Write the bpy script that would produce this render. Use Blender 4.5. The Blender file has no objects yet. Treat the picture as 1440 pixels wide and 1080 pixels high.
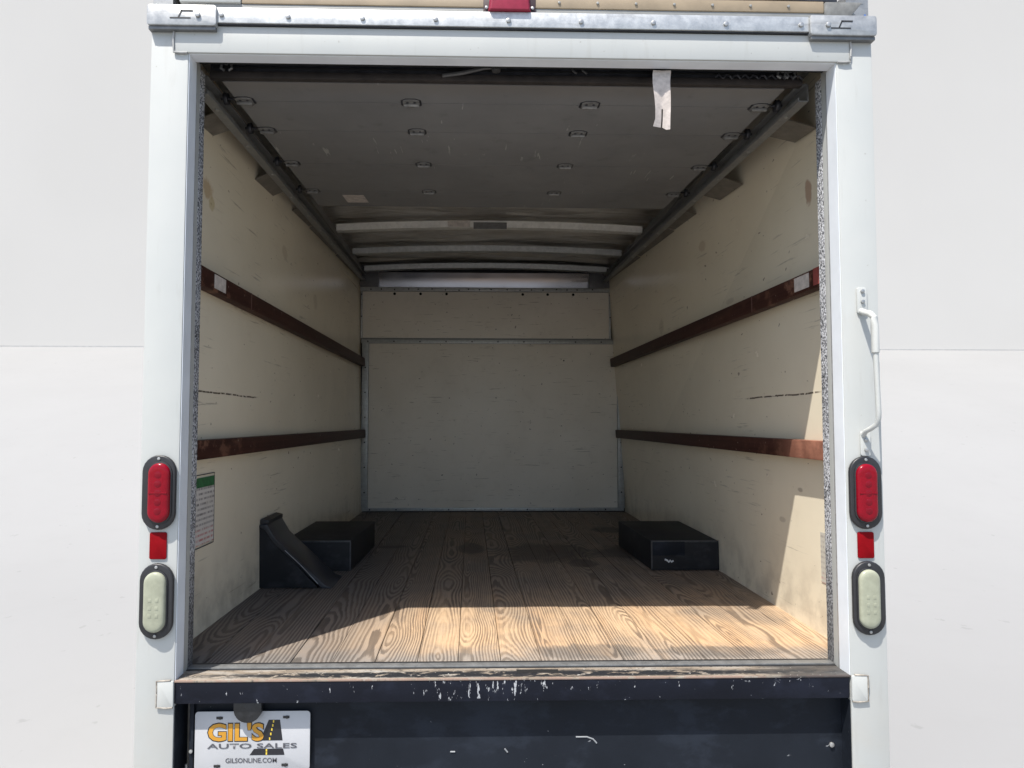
import bpy, bmesh, math, random
from mathutils import Vector, Matrix
random.seed(7)
S = bpy.context.scene
COL = S.collection
# ------------------------------------------------------------------ camera
cam_d = bpy.data.cameras.new('camera'); cam = bpy.data.objects.new('camera', cam_d); COL.objects.link(cam)
cam_d.sensor_width = 36.0; cam_d.lens = 940.427/1440*36.0
cam_d.shift_x = (720-684.827)/1440; cam_d.shift_y = (549.236-540)/1440
cam_d.clip_start = 0.05; cam_d.clip_end = 500
_yaw, _pitch, _roll = 0.02449, 0.04723, 0.00117
fwd = Vector((math.sin(_yaw)*math.cos(_pitch), math.cos(_yaw)*math.cos(_pitch), math.sin(_pitch)))
rt = Vector((math.cos(_yaw), -math.sin(_yaw), 0)); up = rt.cross(fwd)
r2 = rt*math.cos(_roll)+up*math.sin(_roll); u2 = up*math.cos(_roll)-rt*math.sin(_roll)
CAM = Vector((-0.125, -1.8186, 0.6836))
M = Matrix((r2, u2, -fwd)).transposed().to_4x4(); M.translation = CAM
cam.matrix_world = M
S.camera = cam
# ------------------------------------------------------------------ daylight
SUN = Vector((0.322, 0.4065, -1.0))            # travel direction of the light
w = bpy.data.worlds.new('World'); S.world = w; w.use_nodes = True
nt = w.node_tree; bg = nt.nodes['Background']
sky = nt.nodes.new('ShaderNodeTexSky'); sky.sky_type = 'NISHITA'; sky.sun_disc = False
sky.sun_elevation = math.radians(62.6); sky.sun_rotation = math.radians(218.4)
sky.air_density = 1.0; sky.dust_density = 1.6
nt.links.new(sky.outputs[0], bg.inputs[0]); bg.inputs[1].default_value = 0.13
sd = bpy.data.lights.new('sun', 'SUN'); sd.energy = 4.4; sd.angle = math.radians(0.5); sd.color = (1.0, 0.955, 0.89)
so = bpy.data.objects.new('sun', sd); COL.objects.link(so)
so.rotation_euler = SUN.to_track_quat('-Z', 'Y').to_euler(); so.location = (-6, -8, 20)
S.view_settings.view_transform = 'Standard'; S.view_settings.look = 'None'
S.view_settings.exposure = 0.80; S.view_settings.gamma = 1.0
S.render.engine = 'CYCLES'
S.cycles.max_bounces = 10; S.cycles.diffuse_bounces = 6; S.cycles.glossy_bounces = 4

# ------------------------------------------------------------------ node helper
class NT:
    def __init__(s, name):
        s.m = bpy.data.materials.new(name); s.m.use_nodes = True
        s.t = s.m.node_tree; s.b = s.t.nodes['Principled BSDF']
        s.geo = None; s.tc = None
    def n(s, k): return s.t.nodes.new(k)
    def l(s, a, b): s.t.links.new(a, b)
    def pos(s):
        if not s.geo: s.geo = s.n('ShaderNodeNewGeometry')
        return s.geo.outputs['Position']
    def obj(s):
        if not s.tc: s.tc = s.n('ShaderNodeTexCoord')
        return s.tc.outputs['Object']
    def put(s, sock, v):
        if isinstance(v, (int, float)): sock.default_value = v
        elif isinstance(v, tuple): sock.default_value = (v+(1,))[:len(sock.default_value)] if len(sock.default_value) == 4 else v
        else: s.l(v, sock)
    def math(s, op, a, b=0.0, c=None, clamp=False):
        n = s.n('ShaderNodeMath'); n.operation = op; n.use_clamp = clamp
        s.put(n.inputs[0], a); s.put(n.inputs[1], b)
        if c is not None: s.put(n.inputs[2], c)
        return n.outputs[0]
    def vmul(s, v, k):
        n = s.n('ShaderNodeVectorMath'); n.operation = 'MULTIPLY'; s.put(n.inputs[0], v); n.inputs[1].default_value = k
        return n.outputs[0]
    def vadd(s, v, k):
        n = s.n('ShaderNodeVectorMath'); n.operation = 'ADD'; s.put(n.inputs[0], v); s.put(n.inputs[1], k)
        return n.outputs[0]
    def xyz(s, v):
        n = s.n('ShaderNodeSeparateXYZ'); s.l(v, n.inputs[0]); return n.outputs
    def comb(s, x, y, z):
        n = s.n('ShaderNodeCombineXYZ'); s.put(n.inputs[0], x); s.put(n.inputs[1], y); s.put(n.inputs[2], z); return n.outputs[0]
    def noise(s, v, scale, detail=3.0, rough=0.55, dist=0.0):
        n = s.n('ShaderNodeTexNoise'); s.l(v, n.inputs['Vector'])
        n.inputs['Scale'].default_value = scale; n.inputs['Detail'].default_value = detail
        n.inputs['Roughness'].default_value = rough; n.inputs['Distortion'].default_value = dist
        return n.outputs[0]
    def step(s, v, lo, hi):
        n = s.n('ShaderNodeMapRange'); n.interpolation_type = 'SMOOTHSTEP'
        s.put(n.inputs[0], v); n.inputs[1].default_value = lo; n.inputs[2].default_value = hi
        return n.outputs[0]
    def mix(s, f, a, b, mode='MIX'):
        n = s.n('ShaderNodeMix'); n.data_type = 'RGBA'; n.blend_type = mode
        s.put(n.inputs[0], f); s.put(n.inputs[6], a); s.put(n.inputs[7], b)
        return n.outputs[2]
    def ramp(s, f, stops):
        n = s.n('ShaderNodeValToRGB'); s.put(n.inputs[0], f); e = n.color_ramp.elements
        while len(e) < len(stops): e.new(0.5)
        for i, (p, c) in enumerate(stops): e[i].position = p; e[i].color = c+(1,)
        return n.outputs[0]
    def spot(s, axis, cu, cv, ru, rv, nz):
        """soft-edged stain: ellipse round (cu,cv) in the two given axes of world position, its edge broken by noise"""
        P = s.xyz(s.pos())
        a = s.math('DIVIDE', s.math('SUBTRACT', P[axis[0]], cu), ru); b = s.math('DIVIDE', s.math('SUBTRACT', P[axis[1]], cv), rv)
        d = s.math('ADD', s.math('MULTIPLY', a, a), s.math('MULTIPLY', b, b))
        d = s.math('ADD', d, s.math('MULTIPLY', s.math('SUBTRACT', nz, 0.5), 2.2))
        return s.step(d, 1.0, 0.35)
    def bump(s, h, strength=0.2, dist=0.002):
        n = s.n('ShaderNodeBump'); n.inputs['Strength'].default_value = strength; n.inputs['Distance'].default_value = dist
        s.l(h, n.inputs['Height']); s.l(n.outputs[0], s.b.inputs['Normal'])
    def out(s, col=None, rough=None, metal=None, spec=None):
        if col is not None: s.put(s.b.inputs['Base Color'], col)
        if rough is not None: s.put(s.b.inputs['Roughness'], rough)
        if metal is not None: s.put(s.b.inputs['Metallic'], metal)
        if spec is not None: s.put(s.b.inputs['Specular IOR Level'], spec)
        return s.m

def plain(name, col, rough=0.5, metal=0.0, var=0.12, scale=14.0, bump=0.0):
    """single colour with mottled wear"""
    n = NT(name); z = n.noise(n.pos(), scale, 5, 0.6)
    d = tuple(c*(1-var*1.6) for c in col); b = tuple(min(1, c*(1+var)) for c in col)
    c = n.ramp(z, [(0.25, d), (0.75, b)])
    r = n.math('MULTIPLY_ADD', z, 0.22, rough-0.1)
    if bump: n.bump(n.noise(n.pos(), scale*9, 4), bump, 0.002)
    return n.out(c, r, metal)

# ------------------------------------------------------------------ materials
def mat_white():
    n = NT('white_vehicle_paint'); P = n.pos(); z = n.noise(P, 3.0, 4)
    c = n.ramp(z, [(0.3, (0.405, 0.417, 0.402)), (0.7, (0.442, 0.449, 0.428))])
    sv = n.vmul(P, (9, 9, 1.1)); s = n.noise(sv, 3.0, 5, 0.6)
    c = n.mix(n.math('MULTIPLY', n.step(s, 0.56, 0.72), 0.30), c, (0.32, 0.31, 0.28))
    g = n.noise(P, 70.0, 3); c = n.mix(n.math('MULTIPLY', n.step(g, 0.70, 0.76), 0.55), c, (0.22, 0.20, 0.17))
    Z = n.xyz(P)[2]; road = n.math('MULTIPLY', n.step(Z, 0.05, -0.35), n.step(n.noise(P, 5, 4), 0.35, 0.75))
    c = n.mix(n.math('MULTIPLY', road, 0.6), c, (0.43, 0.385, 0.32))
    n.bump(n.noise(P, 22.0, 3), 0.06, 0.004)
    return n.out(c, n.math('MULTIPLY_ADD', z, 0.15, 0.32), 0, 0.4)
def mat_galv(name, dark=1.0):
    n = NT(name); P = n.pos(); z = n.noise(P, 38.0, 5, 0.7); f = n.noise(n.vmul(P, (2, 2, 22)), 4.0, 4)
    c = n.ramp(z, [(0.3, tuple(x*dark for x in (0.46, 0.47, 0.47))), (0.7, tuple(x*dark for x in (0.70, 0.71, 0.70)))])
    c = n.mix(n.math('MULTIPLY', n.step(f, 0.55, 0.75), 0.4), c, tuple(x*dark for x in (0.35, 0.34, 0.32)))
    n.bump(z, 0.10, 0.002)
    return n.out(c, n.math('MULTIPLY_ADD', z, 0.3, 0.32), 0.55)
def mat_wall(side):
    n = NT('cream_painted_plywood'); P = n.pos(); a = n.noise(P, 1.6, 4); b = n.noise(P, 9.0, 5, 0.6)
    c = n.ramp(a, [(0.3, (0.725, 0.652, 0.505)), (0.7, (0.805, 0.732, 0.575))])
    c = n.mix(n.math('MULTIPLY', n.step(b, 0.55, 0.8), 0.30), c, (0.62, 0.53, 0.41))
    # rub marks running along the load, more of them low down
    s = n.noise(n.vmul(P, (1.2, 1.2, 26.0)), 3.0, 5, 0.65); k = n.noise(P, 2.2, 2)
    rub = n.math('MULTIPLY', n.step(s, 0.60, 0.68), n.step(k, 0.46, 0.60))
    c = n.mix(n.math('MULTIPLY', rub, 0.55), c, (0.30, 0.26, 0.21))
    g = n.noise(n.vmul(P, (1, 0.6, 1)), 42.0, 2); c = n.mix(n.math('MULTIPLY', n.step(g, 0.715, 0.75), 0.7), c, (0.17, 0.13, 0.10))
    Z = n.xyz(P)[2]; low = n.math('MULTIPLY', n.step(Z, 0.30, 0.0), n.step(b, 0.38, 0.66))
    c = n.mix(n.math('MULTIPLY', low, 0.45), c, (0.34, 0.29, 0.23))
    nz = n.noise(P, 16.0, 4, 0.65)
    if side < 0: L = [(0.40, 1.46, 0.05, 0.045, (0.42, 0.27, 0.12)), (0.43, 1.42, 0.03, 0.03, (0.5, 0.4, 0.2)), (1.3, 1.475, 0.05, 0.035, (0.36, 0.25, 0.13)), (1.9, 1.35, .05, .05, (.40, .31, .22))]
    else: L = [(0.37, 1.458, 0.026, 0.05, (0.30, 0.13, 0.07)), (1.37, 1.54, 0.05, 0.03, (0.36, 0.22, 0.12)), (0.475, 0.452, 0.02, 0.01, (0.3, 0.25, 0.2)), (1.1, 1.22, 0.06, 0.016, (0.34, 0.28, 0.22)), (0.62, 0.33, .03, .012, (0.2, 0.16, 0.13)), (2.1, 1.25, .05, .05, (.42, .33, .24))]
    for (y, z, ry, rz, col) in L: c = n.mix(n.math('MULTIPLY', n.spot((1, 2), y, z, ry, rz, nz), 0.6 if y < 0.5 else 0.3), c, col)
    # the long dark scrape
    wob = n.math('MULTIPLY', n.math('SUBTRACT', n.noise(P, 7.0, 3), 0.5), 0.012)
    d = n.math('ABSOLUTE', n.math('SUBTRACT', n.math('ADD', Z, wob), 0.783 if side < 0 else 0.782))
    Y = n.xyz(P)[1]; ln = n.math('MULTIPLY', n.step(d, 0.0042, 0.0016), n.math('MULTIPLY', n.step(Y, 0.30, 0.36), n.step(Y, 0.96, 0.88)))
    c = n.mix(n.math('MULTIPLY', ln, n.step(n.noise(P, 45, 2), 0.33, 0.5)), c, (0.10, 0.075, 0.055))
    n.bump(n.noise(n.vmul(P, (1, 0.35, 1)), 55.0, 4), 0.09, 0.002)
    return n.out(c, n.math('MULTIPLY_ADD', b, 0.20, 0.13), 0, 0.5)
def mat_bulk():
    n = NT('grey_cream_bulkhead_paint'); P = n.pos(); a = n.noise(P, 2.4, 4); b = n.noise(P, 11.0, 5, 0.6)
    c = n.ramp(a, [(0.3, (0.66, 0.61, 0.53)), (0.7, (0.74, 0.69, 0.61))])
    c = n.mix(n.math('MULTIPLY', n.step(b, 0.55, 0.75), 0.3), c, (0.55, 0.50, 0.43))
    s = n.noise(n.vmul(P, (3.0, 1, 40.0)), 2.2, 5, 0.6)
    c = n.mix(n.math('MULTIPLY', n.step(s, 0.62, 0.70), 0.6), c, (0.28, 0.24, 0.20))
    g = n.noise(P, 34.0, 2); c = n.mix(n.math('MULTIPLY', n.step(g, 0.69, 0.73), 0.75), c, (0.15, 0.12, 0.10))
    n.bump(b, 0.06, 0.003)
    return n.out(c, n.math('MULTIPLY_ADD', b, 0.25, 0.30), 0, 0.45)
def mat_wood():
    n = NT('weathered_pine_plank'); oi = n.n('ShaderNodeObjectInfo'); R = oi.outputs['Random']
    O = n.xyz(n.obj()); X, Y = O[0], O[1]
    R2 = n.math('FRACT', n.math('MULTIPLY', R, 17.31)); R3 = n.math('FRACT', n.math('MULTIPLY', R, 53.7))
    off = n.math('MULTIPLY', R, 91.0)
    V = n.comb(n.math('MULTIPLY_ADD', X, 1.0, off), n.math('ADD', Y, off), off)
    # growth rings: distance from a pith line that wanders in depth along the plank, which opens the flame figure
    wz = n.math('SUBTRACT', n.noise(n.vmul(V, (0.0, 0.55, 0.35)), 1.0, 3.0, 0.5), 0.5)
    depth = n.math('ADD', n.math('MULTIPLY', wz, 0.42), n.math('MULTIPLY_ADD', R2, 0.07, -0.01))
    wx = n.math('SUBTRACT', n.noise(n.vmul(V, (0.0, 1.1, 0.7)), 1.0, 2.0), 0.5)
    px = n.math('ADD', X, n.math('ADD', n.math('MULTIPLY', wx, 0.06), n.math('MULTIPLY_ADD', R3, 0.11, -0.055)))
    wob = n.math('MULTIPLY', n.math('SUBTRACT', n.noise(n.vmul(V, (12, 0.7, 1)), 1.0, 4, 0.65), 0.5), 0.012)
    r = n.math('ADD', n.math('SQRT', n.math('ADD', n.math('MULTIPLY', px, px), n.math('MULTIPLY', depth, depth))), wob)
    sp = n.noise(n.vmul(V, (8.0, 0.30, 1)), 1.0, 3)
    ph = n.math('ADD', n.math('MULTIPLY', r, n.math('MULTIPLY_ADD', R2, 40.0, 90.0)), n.math('MULTIPLY_ADD', sp, 1.5, n.math('MULTIPLY', n.noise(n.vmul(V, (170, 9, 1)), 1.0, 3, 0.6), 0.55)))
    fr = n.math('FRACT', ph)
    ring = n.step(fr, 0.30, 0.62); edge = n.step(fr, 1.0, 0.90)
    late = n.math('MULTIPLY', ring, edge)
    fib = n.noise(n.vmul(V, (260, 5, 1)), 1.0, 4, 0.6)
    early = n.mix(n.noise(n.vmul(V, (6, 1.6, 1)), 1.0, 3), (0.46, 0.31, 0.18), (0.55, 0.395, 0.25))
    early = n.mix(n.math('MULTIPLY', n.step(n.noise(n.vmul(V, (5, 0.9, 1)), 1.3, 3), 0.5, 0.7), 0.45), early, (0.48, 0.285, 0.145))
    lateC = n.mix(R, (0.125, 0.085, 0.057), (0.165, 0.112, 0.073))
    c = n.mix(n.math('MULTIPLY', n.math('MULTIPLY', late, 0.84), n.step(n.noise(n.vmul(V, (16, 1.3, 1)), 1.0, 4, 0.6), 0.32, 0.64)), early, lateC)
    c = n.mix(n.math('MULTIPLY', n.step(fib, 0.46, 0.74), 0.50), c, (0.15, 0.098, 0.062))
    ck = n.noise(n.vmul(V, (90, 1.1, 1)), 1.0, 3, 0.7); c = n.mix(n.math('MULTIPLY', n.step(ck, 0.66, 0.71), 0.7), c, (0.06, 0.04, 0.028))
    kn = n.noise(n.vmul(V, (9, 3.2, 1)), 1.0, 1); c = n.mix(n.step(kn, 0.80, 0.85), c, (0.10, 0.055, 0.03))
    # silvering, trodden dirt, and shade painted in past the sun patch
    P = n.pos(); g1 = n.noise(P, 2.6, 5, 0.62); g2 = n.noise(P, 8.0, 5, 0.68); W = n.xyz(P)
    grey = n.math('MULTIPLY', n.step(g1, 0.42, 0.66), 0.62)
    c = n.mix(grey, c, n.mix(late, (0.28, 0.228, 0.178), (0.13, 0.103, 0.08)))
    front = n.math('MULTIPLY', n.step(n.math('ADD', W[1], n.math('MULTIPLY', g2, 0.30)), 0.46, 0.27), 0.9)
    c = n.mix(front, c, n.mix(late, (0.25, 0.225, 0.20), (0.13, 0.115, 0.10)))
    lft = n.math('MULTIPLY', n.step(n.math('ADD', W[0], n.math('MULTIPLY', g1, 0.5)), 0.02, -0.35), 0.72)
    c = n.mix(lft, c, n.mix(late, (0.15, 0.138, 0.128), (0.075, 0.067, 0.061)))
    back = n.step(n.math('ADD', W[1], n.math('MULTIPLY', g1, 0.5)), 0.60, 1.30)   # handling dirt, with the greyer shade past the sun patch painted in
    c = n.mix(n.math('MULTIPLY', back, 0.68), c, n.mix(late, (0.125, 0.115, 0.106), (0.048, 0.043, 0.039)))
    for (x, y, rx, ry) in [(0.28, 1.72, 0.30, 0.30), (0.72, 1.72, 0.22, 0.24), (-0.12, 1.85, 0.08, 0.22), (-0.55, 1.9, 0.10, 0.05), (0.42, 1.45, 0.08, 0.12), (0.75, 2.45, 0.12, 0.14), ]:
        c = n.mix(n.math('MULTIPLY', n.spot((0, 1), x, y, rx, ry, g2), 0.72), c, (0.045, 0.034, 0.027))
    g3 = n.noise(n.vmul(P, (14, 5, 1)), 1.0, 5, 0.7)
    for (x, y, rx, ry) in [(0.24, 0.205, 0.20, 0.075), (0.62, 0.20, 0.22, 0.06)]:
        c = n.mix(n.math('MULTIPLY', n.spot((0, 1), x, y, rx, ry, g3), 0.6), c, n.mix(late, (0.13, 0.115, 0.10), (0.07, 0.062, 0.055)))
    n.bump(n.math('ADD', n.math('MULTIPLY', late, -0.6), n.math('MULTIPLY', fib, 0.8)), 0.35, 0.0016)
    return n.out(c, n.math('MULTIPLY_ADD', g2, 0.25, 0.50), 0, 0.35)
def mat_black(name, base, wear, streaks):
    n = NT(name); P = n.pos(); a = n.noise(P, 4.0, 5, 0.6); W = n.xyz(P)
    c = n.ramp(a, [(0.3, base), (0.75, tuple(x*1.7 for x in base))])
    sm = n.noise(n.vmul(P, (1, 1, 1.6)), 7.0, 5, 0.65); c = n.mix(n.math('MULTIPLY', n.step(sm, 0.50, 0.66), 0.6), c, tuple(x*2.6 for x in base))
    if streaks:
        x = W[0]; mid = n.math('ADD', n.spot((0, 2), -0.10, -0.025, 0.20, 0.045, a), n.math('MULTIPLY', n.spot((0, 2), -0.02, -0.03, 0.95, 0.06, a), 0.25))
        k = n.noise(n.vmul(P, (75, 1, 24)), 1.0, 4, 0.7)
        m = n.step(n.math('ADD', k, n.math('MULTIPLY', mid, 0.075)), 0.66, 0.695)
        c = n.mix(m, c, (0.34, 0.35, 0.36))
        e = n.math('MULTIPLY', n.step(W[2], -0.0065, -0.002), n.step(n.noise(n.vmul(P, (30, 1, 8)), 1, 4), 0.35, 0.50))
        c = n.mix(n.math('MULTIPLY', e, 0.7), c, (0.22, 0.155, 0.12))
    k2 = n.noise(n.vmul(P, (26, 26, 34)), 1.0, 4, 0.7, 0.4); c = n.mix(n.math('MULTIPLY', n.step(k2, 0.70, 0.73), wear), c, (0.30, 0.31, 0.32))
    n.bump(n.noise(P, 60.0, 4), 0.12, 0.002)
    return n.out(c, n.math('MULTIPLY_ADD', a, 0.25, 0.42), 0, 0.14)
def mat_sill():
    n = NT('worn_threshold_steel'); P = n.pos(); a = n.noise(n.vmul(P, (6, 30, 1)), 1.0, 5, 0.65, 0.3); b = n.noise(n.vmul(P, (15, 42, 1)), 1.0, 5, 0.7, 0.5)
    c = n.ramp(a, [(0.34, (0.13, 0.11, 0.09)), (0.47, (0.27, 0.222, 0.17)), (0.60, (0.33, 0.30, 0.26)), (0.72, (0.37, 0.36, 0.34))])
    hf = n.noise(n.vmul(P, (55, 120, 1)), 1.0, 4, 0.7); c = n.mix(n.math('MULTIPLY', n.step(hf, 0.55, 0.62), 0.75), c, (0.045, 0.043, 0.042))
    W = n.xyz(P); band = n.spot((0, 1), 0.0, 0.030, 1.1, 0.028, n.math('MULTIPLY_ADD', b, 0.6, 0.2))
    c = n.mix(n.math('MULTIPLY', band, n.step(b, 0.40, 0.47)), c, (0.016, 0.017, 0.02))
    c = n.mix(n.math('MULTIPLY', n.step(W[1], 0.007, 0.003), n.step(b, 0.42, 0.52)), c, (0.27, 0.19, 0.15))
    edge = n.step(n.math('ADD', W[0], n.math('MULTIPLY', b, 0.15)), 0.68, 0.84); c = n.mix(n.math('MULTIPLY', edge, 0.8), c, (0.03, 0.032, 0.036))
    g = n.noise(P, 75.0, 3); c = n.mix(n.step(g, 0.68, 0.72), c, (0.52, 0.50, 0.46))
    n.bump(b, 0.3, 0.003)
    return n.out(c, 0.55, 0.15)
def mat_seal():
    n = NT('speckled_brush_seal'); P = n.pos(); k = n.noise(n.vmul(P, (1, 0.9, 0.7)), 230.0, 3, 0.8); h = n.noise(P, 7.0, 2)
    Z = n.xyz(P)[2]; dirt = n.step(Z, 0.45, 0.0)
    c = n.ramp(n.math('ADD', k, n.math('MULTIPLY', n.math('SUBTRACT', h, 0.5), 0.12)), [(0.42, (0.03, 0.032, 0.038)), (0.50, (0.24, 0.245, 0.26)), (0.575, (0.60, 0.61, 0.63))])
    c = n.mix(n.math('MULTIPLY', dirt, 0.72), c, (0.06, 0.058, 0.056))
    n.bump(k, 0.8, 0.006)
    return n.out(c, 0.85)
def mat_rail():
    n = NT('dark_red_brown_rub_rail'); P = n.pos(); f = n.noise(n.vmul(P, (12, 1.6, 75)), 1.0, 4, 0.6); k = n.noise(n.vmul(P, (1, .8, 1)), 17.0, 5, 0.68)
    c = n.ramp(f, [(0.3, (0.030, 0.012, 0.009)), (0.7, (0.058, 0.023, 0.017))])
    Y = n.xyz(P)[1]; worn = n.step(Y, 0.95, 0.1)
    c = n.mix(n.math('MULTIPLY', n.step(k, 0.52, 0.64), n.math('MULTIPLY_ADD', worn, 0.75, 0.06)), c, (0.21, 0.105, 0.068))
    W = n.xyz(P); sc = n.math('MULTIPLY', n.math('MULTIPLY', n.step(W[0], 0.5, 0.6), n.step(W[2], 0.75, 0.65)), n.step(n.math('ADD', Y, n.math('MULTIPLY', k, 0.3)), 0.75, 0.5))
    c = n.mix(n.math('MULTIPLY', sc, n.math('MULTIPLY_ADD', n.step(k, 0.35, 0.6), 0.4, 0.5)), c, (0.30, 0.135, 0.09))
    g = n.noise(P, 60, 3); c = n.mix(n.math('MULTIPLY', n.step(g, 0.69, 0.73), 0.6), c, (0.38, 0.31, 0.26))
    n.bump(n.math('ADD', f, k), 0.25, 0.002)
    return n.out(c, 0.5, 0, 0.15)
def mat_door():
    n = NT('grey_door_panel_paint'); P = n.pos(); a = n.noise(P, 3.0, 5, 0.6); b = n.noise(P, 13.0, 5, 0.65)
    c = n.ramp(a, [(0.3, (0.165, 0.166, 0.167)), (0.7, (0.205, 0.206, 0.206))])
    s = n.noise(n.vmul(P, (60, 5, 1)), 1.0, 3, 0.6, 0.4); k = n.noise(P, 2.6, 2)
    c = n.mix(n.math('MULTIPLY', n.math('MULTIPLY', n.step(s, 0.67, 0.70), n.step(k, 0.48, 0.58)), 0.7), c, (0.42, 0.42, 0.40))
    c = n.mix(n.math('MULTIPLY', n.step(b, 0.58, 0.72), 0.35), c, (0.11, 0.11, 0.11))
    Y = n.xyz(P)[1]; c = n.mix(n.math('MULTIPLY', n.step(n.math('ADD', Y, n.math('MULTIPLY', b, 0.1)), 0.29, 0.19), 0.35), c, (0.155, 0.128, 0.10))
    n.bump(b, 0.10, 0.003)
    return n.out(c, n.math('MULTIPLY_ADD', b, 0.2, 0.36), 0, 0.4)
def mat_roof():
    n = NT('crumpled_roof_sheet'); P = n.pos(); a = n.noise(n.vmul(P, (1.6, 9.0, 1)), 1.0, 3, 0.5, 0.5); b = n.noise(P, 5.0, 4)
    c = n.ramp(b, [(0.3, (0.50, 0.47, 0.43)), (0.7, (0.68, 0.65, 0.61))])
    n.bump(a, 1.0, 0.08)
    return n.out(c, 0.34, 0.8)
def mat_ground():
    n = NT('pale_paving'); P = n.pos(); a = n.noise(P, 0.35, 4); b = n.noise(P, 3.0, 5, 0.6)
    c = n.ramp(a, [(0.3, (0.253, 0.253, 0.250)), (0.7, (0.264, 0.264, 0.261))])
    c = n.mix(n.math('MULTIPLY', n.step(b, 0.5, 0.8), 0.22), c, (0.232, 0.232, 0.228))
    g = n.noise(n.vmul(P, (1, .7, 1)), 7.0, 3); c = n.mix(n.math('MULTIPLY', n.step(g, 0.70, 0.75), 0.4), c, (0.175, 0.175, 0.172))
    n.bump(n.noise(P, 30, 3), 0.03, 0.003)
    return n.out(c, 0.8, 0, 0.2)
def mat_backdrop():
    n = NT('matt_off_white_backdrop'); P = n.pos(); a = n.noise(P, 0.16, 3)
    c = n.ramp(a, [(0.3, (0.449, 0.441, 0.424)), (0.7, (0.465, 0.457, 0.440))])
    return n.out(c, 0.9, 0, 0.1)
def mat_lens(name, col, spec=0.18, rough=0.22):
    n = NT(name); P = n.pos(); k = n.noise(P, 55.0, 2); f = n.noise(n.vmul(P, (1, 1, 1)), 130.0, 2)
    c = n.mix(n.step(k, 0.35, 0.7), tuple(x*0.88 for x in col), col)
    n.bump(f, 0.15, 0.002)
    n.b.inputs['Coat Weight'].default_value = 0.12; n.b.inputs['Coat Roughness'].default_value = 0.08
    return n.out(c, rough, 0, spec)
def mat_print(name, ground, ink, red, zr):
    """printed placard: rows of small broken marks, the lowest rows red"""
    n = NT(name); W = n.xyz(n.pos()); Z = W[2]
    row = n.math('SINE', n.math('MULTIPLY', Z, 2*math.pi/0.0165)); let = n.noise(n.comb(0.0, n.math('MULTIPLY', W[1], 90), n.math('MULTIPLY', n.math('FLOOR', n.math('MULTIPLY', Z, 60.6)), 3.7)), 2.2, 2, 0.6)
    m = n.math('MULTIPLY', n.step(row, -0.1, 0.5), n.step(let, 0.44, 0.52))
    c = n.mix(n.math('MULTIPLY', m, 0.8), ground, n.mix(n.step(Z, zr+0.004, zr-0.004), ink, red))
    return n.out(n.mix(n.math('MULTIPLY', n.step(n.noise(n.pos(), 20, 4), 0.5, 0.75), 0.3), c, (0.4, 0.36, 0.3)), 0.5)
WHITE = mat_white(); GALV = mat_galv('galvanised_steel', 0.64); GALV_D = mat_galv('dull_track_steel', 0.28); ALU = mat_galv('scuffed_aluminium', 0.82)
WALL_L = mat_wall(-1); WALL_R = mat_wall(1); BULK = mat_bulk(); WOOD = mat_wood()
BEAM = mat_black('chipped_black_paint', (0.005, 0.006, 0.010), 0.8, True)
PANEL = mat_black('scratched_black_panel', (0.008, 0.010, 0.014), 0.7, False)
BOXB = mat_black('black_box_paint', (0.015, 0.0155, 0.017), 0.25, False)
SILL = mat_sill(); SEAL = mat_seal(); RAIL = mat_rail(); DOOR = mat_door(); ROOF = mat_roof()
RUBBER = plain('black_rubber', (0.018, 0.018, 0.020), 0.45, 0, 0.25, 20, 0.1)
DARKBAR = plain('dark_bar_paint', (0.022, 0.023, 0.028), 0.4, 0, 0.35, 25, 0.1)
BROWNRUB = plain('brown_stained_rubber', (0.024, 0.019, 0.017), 0.7, 0, 0.4, 30, 0.2)
REDLENS = mat_lens('red_lens', (0.205, 0.0015, 0.010)); PALELENS = mat_lens('milky_lens', (0.315, 0.325, 0.245), 0.2, 0.3)
REDDARK = mat_lens('dark_red_lens', (0.165, 0.002, 0.010))
REDREF = plain('red_reflector_film', (0.185, 0.001, 0.004), 0.6, 0, 0.08, 40); REDREF.node_tree.nodes['Principled BSDF'].inputs['Specular IOR Level'].default_value = 0.1
MARKER = mat_lens('faded_red_lens', (0.26, 0.025, 0.05), 0.2, 0.35)
BOLT = plain('zinc_bolt', (0.42, 0.42, 0.41), 0.4, 0.7, 0.2, 60); DARKBOLT = plain('dark_screw', (0.03, 0.03, 0.03), 0.5, 0.3, 0.2, 60)
SILVER = plain('bright_header_sheet', (0.32, 0.33, 0.365), 0.22, 0.9, 0.05, 6); SILVER.node_tree.nodes['Principled BSDF'].inputs['Metallic'].default_value = 0.9
BLACK = plain('hole_black', (0.004, 0.004, 0.004), 0.9)
TAN = plain('tan_roof_edge_paint', (0.30, 0.235, 0.155), 0.5, 0, 0.12, 12, 0.05); GREYEDGE = plain('grey_roof_edge', (0.26, 0.26, 0.245), 0.5, 0.2, 0.12, 10, 0.05)
BLUE = plain('blue_side_paint', (0.07, 0.15, 0.40), 0.4, 0, 0.1, 4); STRAP = plain('frayed_white_webbing', (0.47, 0.42, 0.385), 0.9, 0, 0.2, 60, 0.4)
PAPER = plain('worn_paper_label', (0.55, 0.50, 0.46), 0.7, 0, 0.2, 45); GREEN = plain('green_print', (0.035, 0.15, 0.055), 0.6, 0, 0.3, 60)
ORANGE = plain('orange_print', (0.52, 0.25, 0.02), 0.5, 0, 0.1, 20); INK = plain('black_print', (0.012, 0.012, 0.016), 0.5); PLATEW = plain('white_plate', (0.42, 0.425, 0.435), 0.35, 0, 0.04, 10)
YELLOW = plain('yellow_print', (0.7, 0.5, 0.05), 0.5); GREYINK = plain('grey_print', (0.07, 0.07, 0.08), 0.5)
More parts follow.
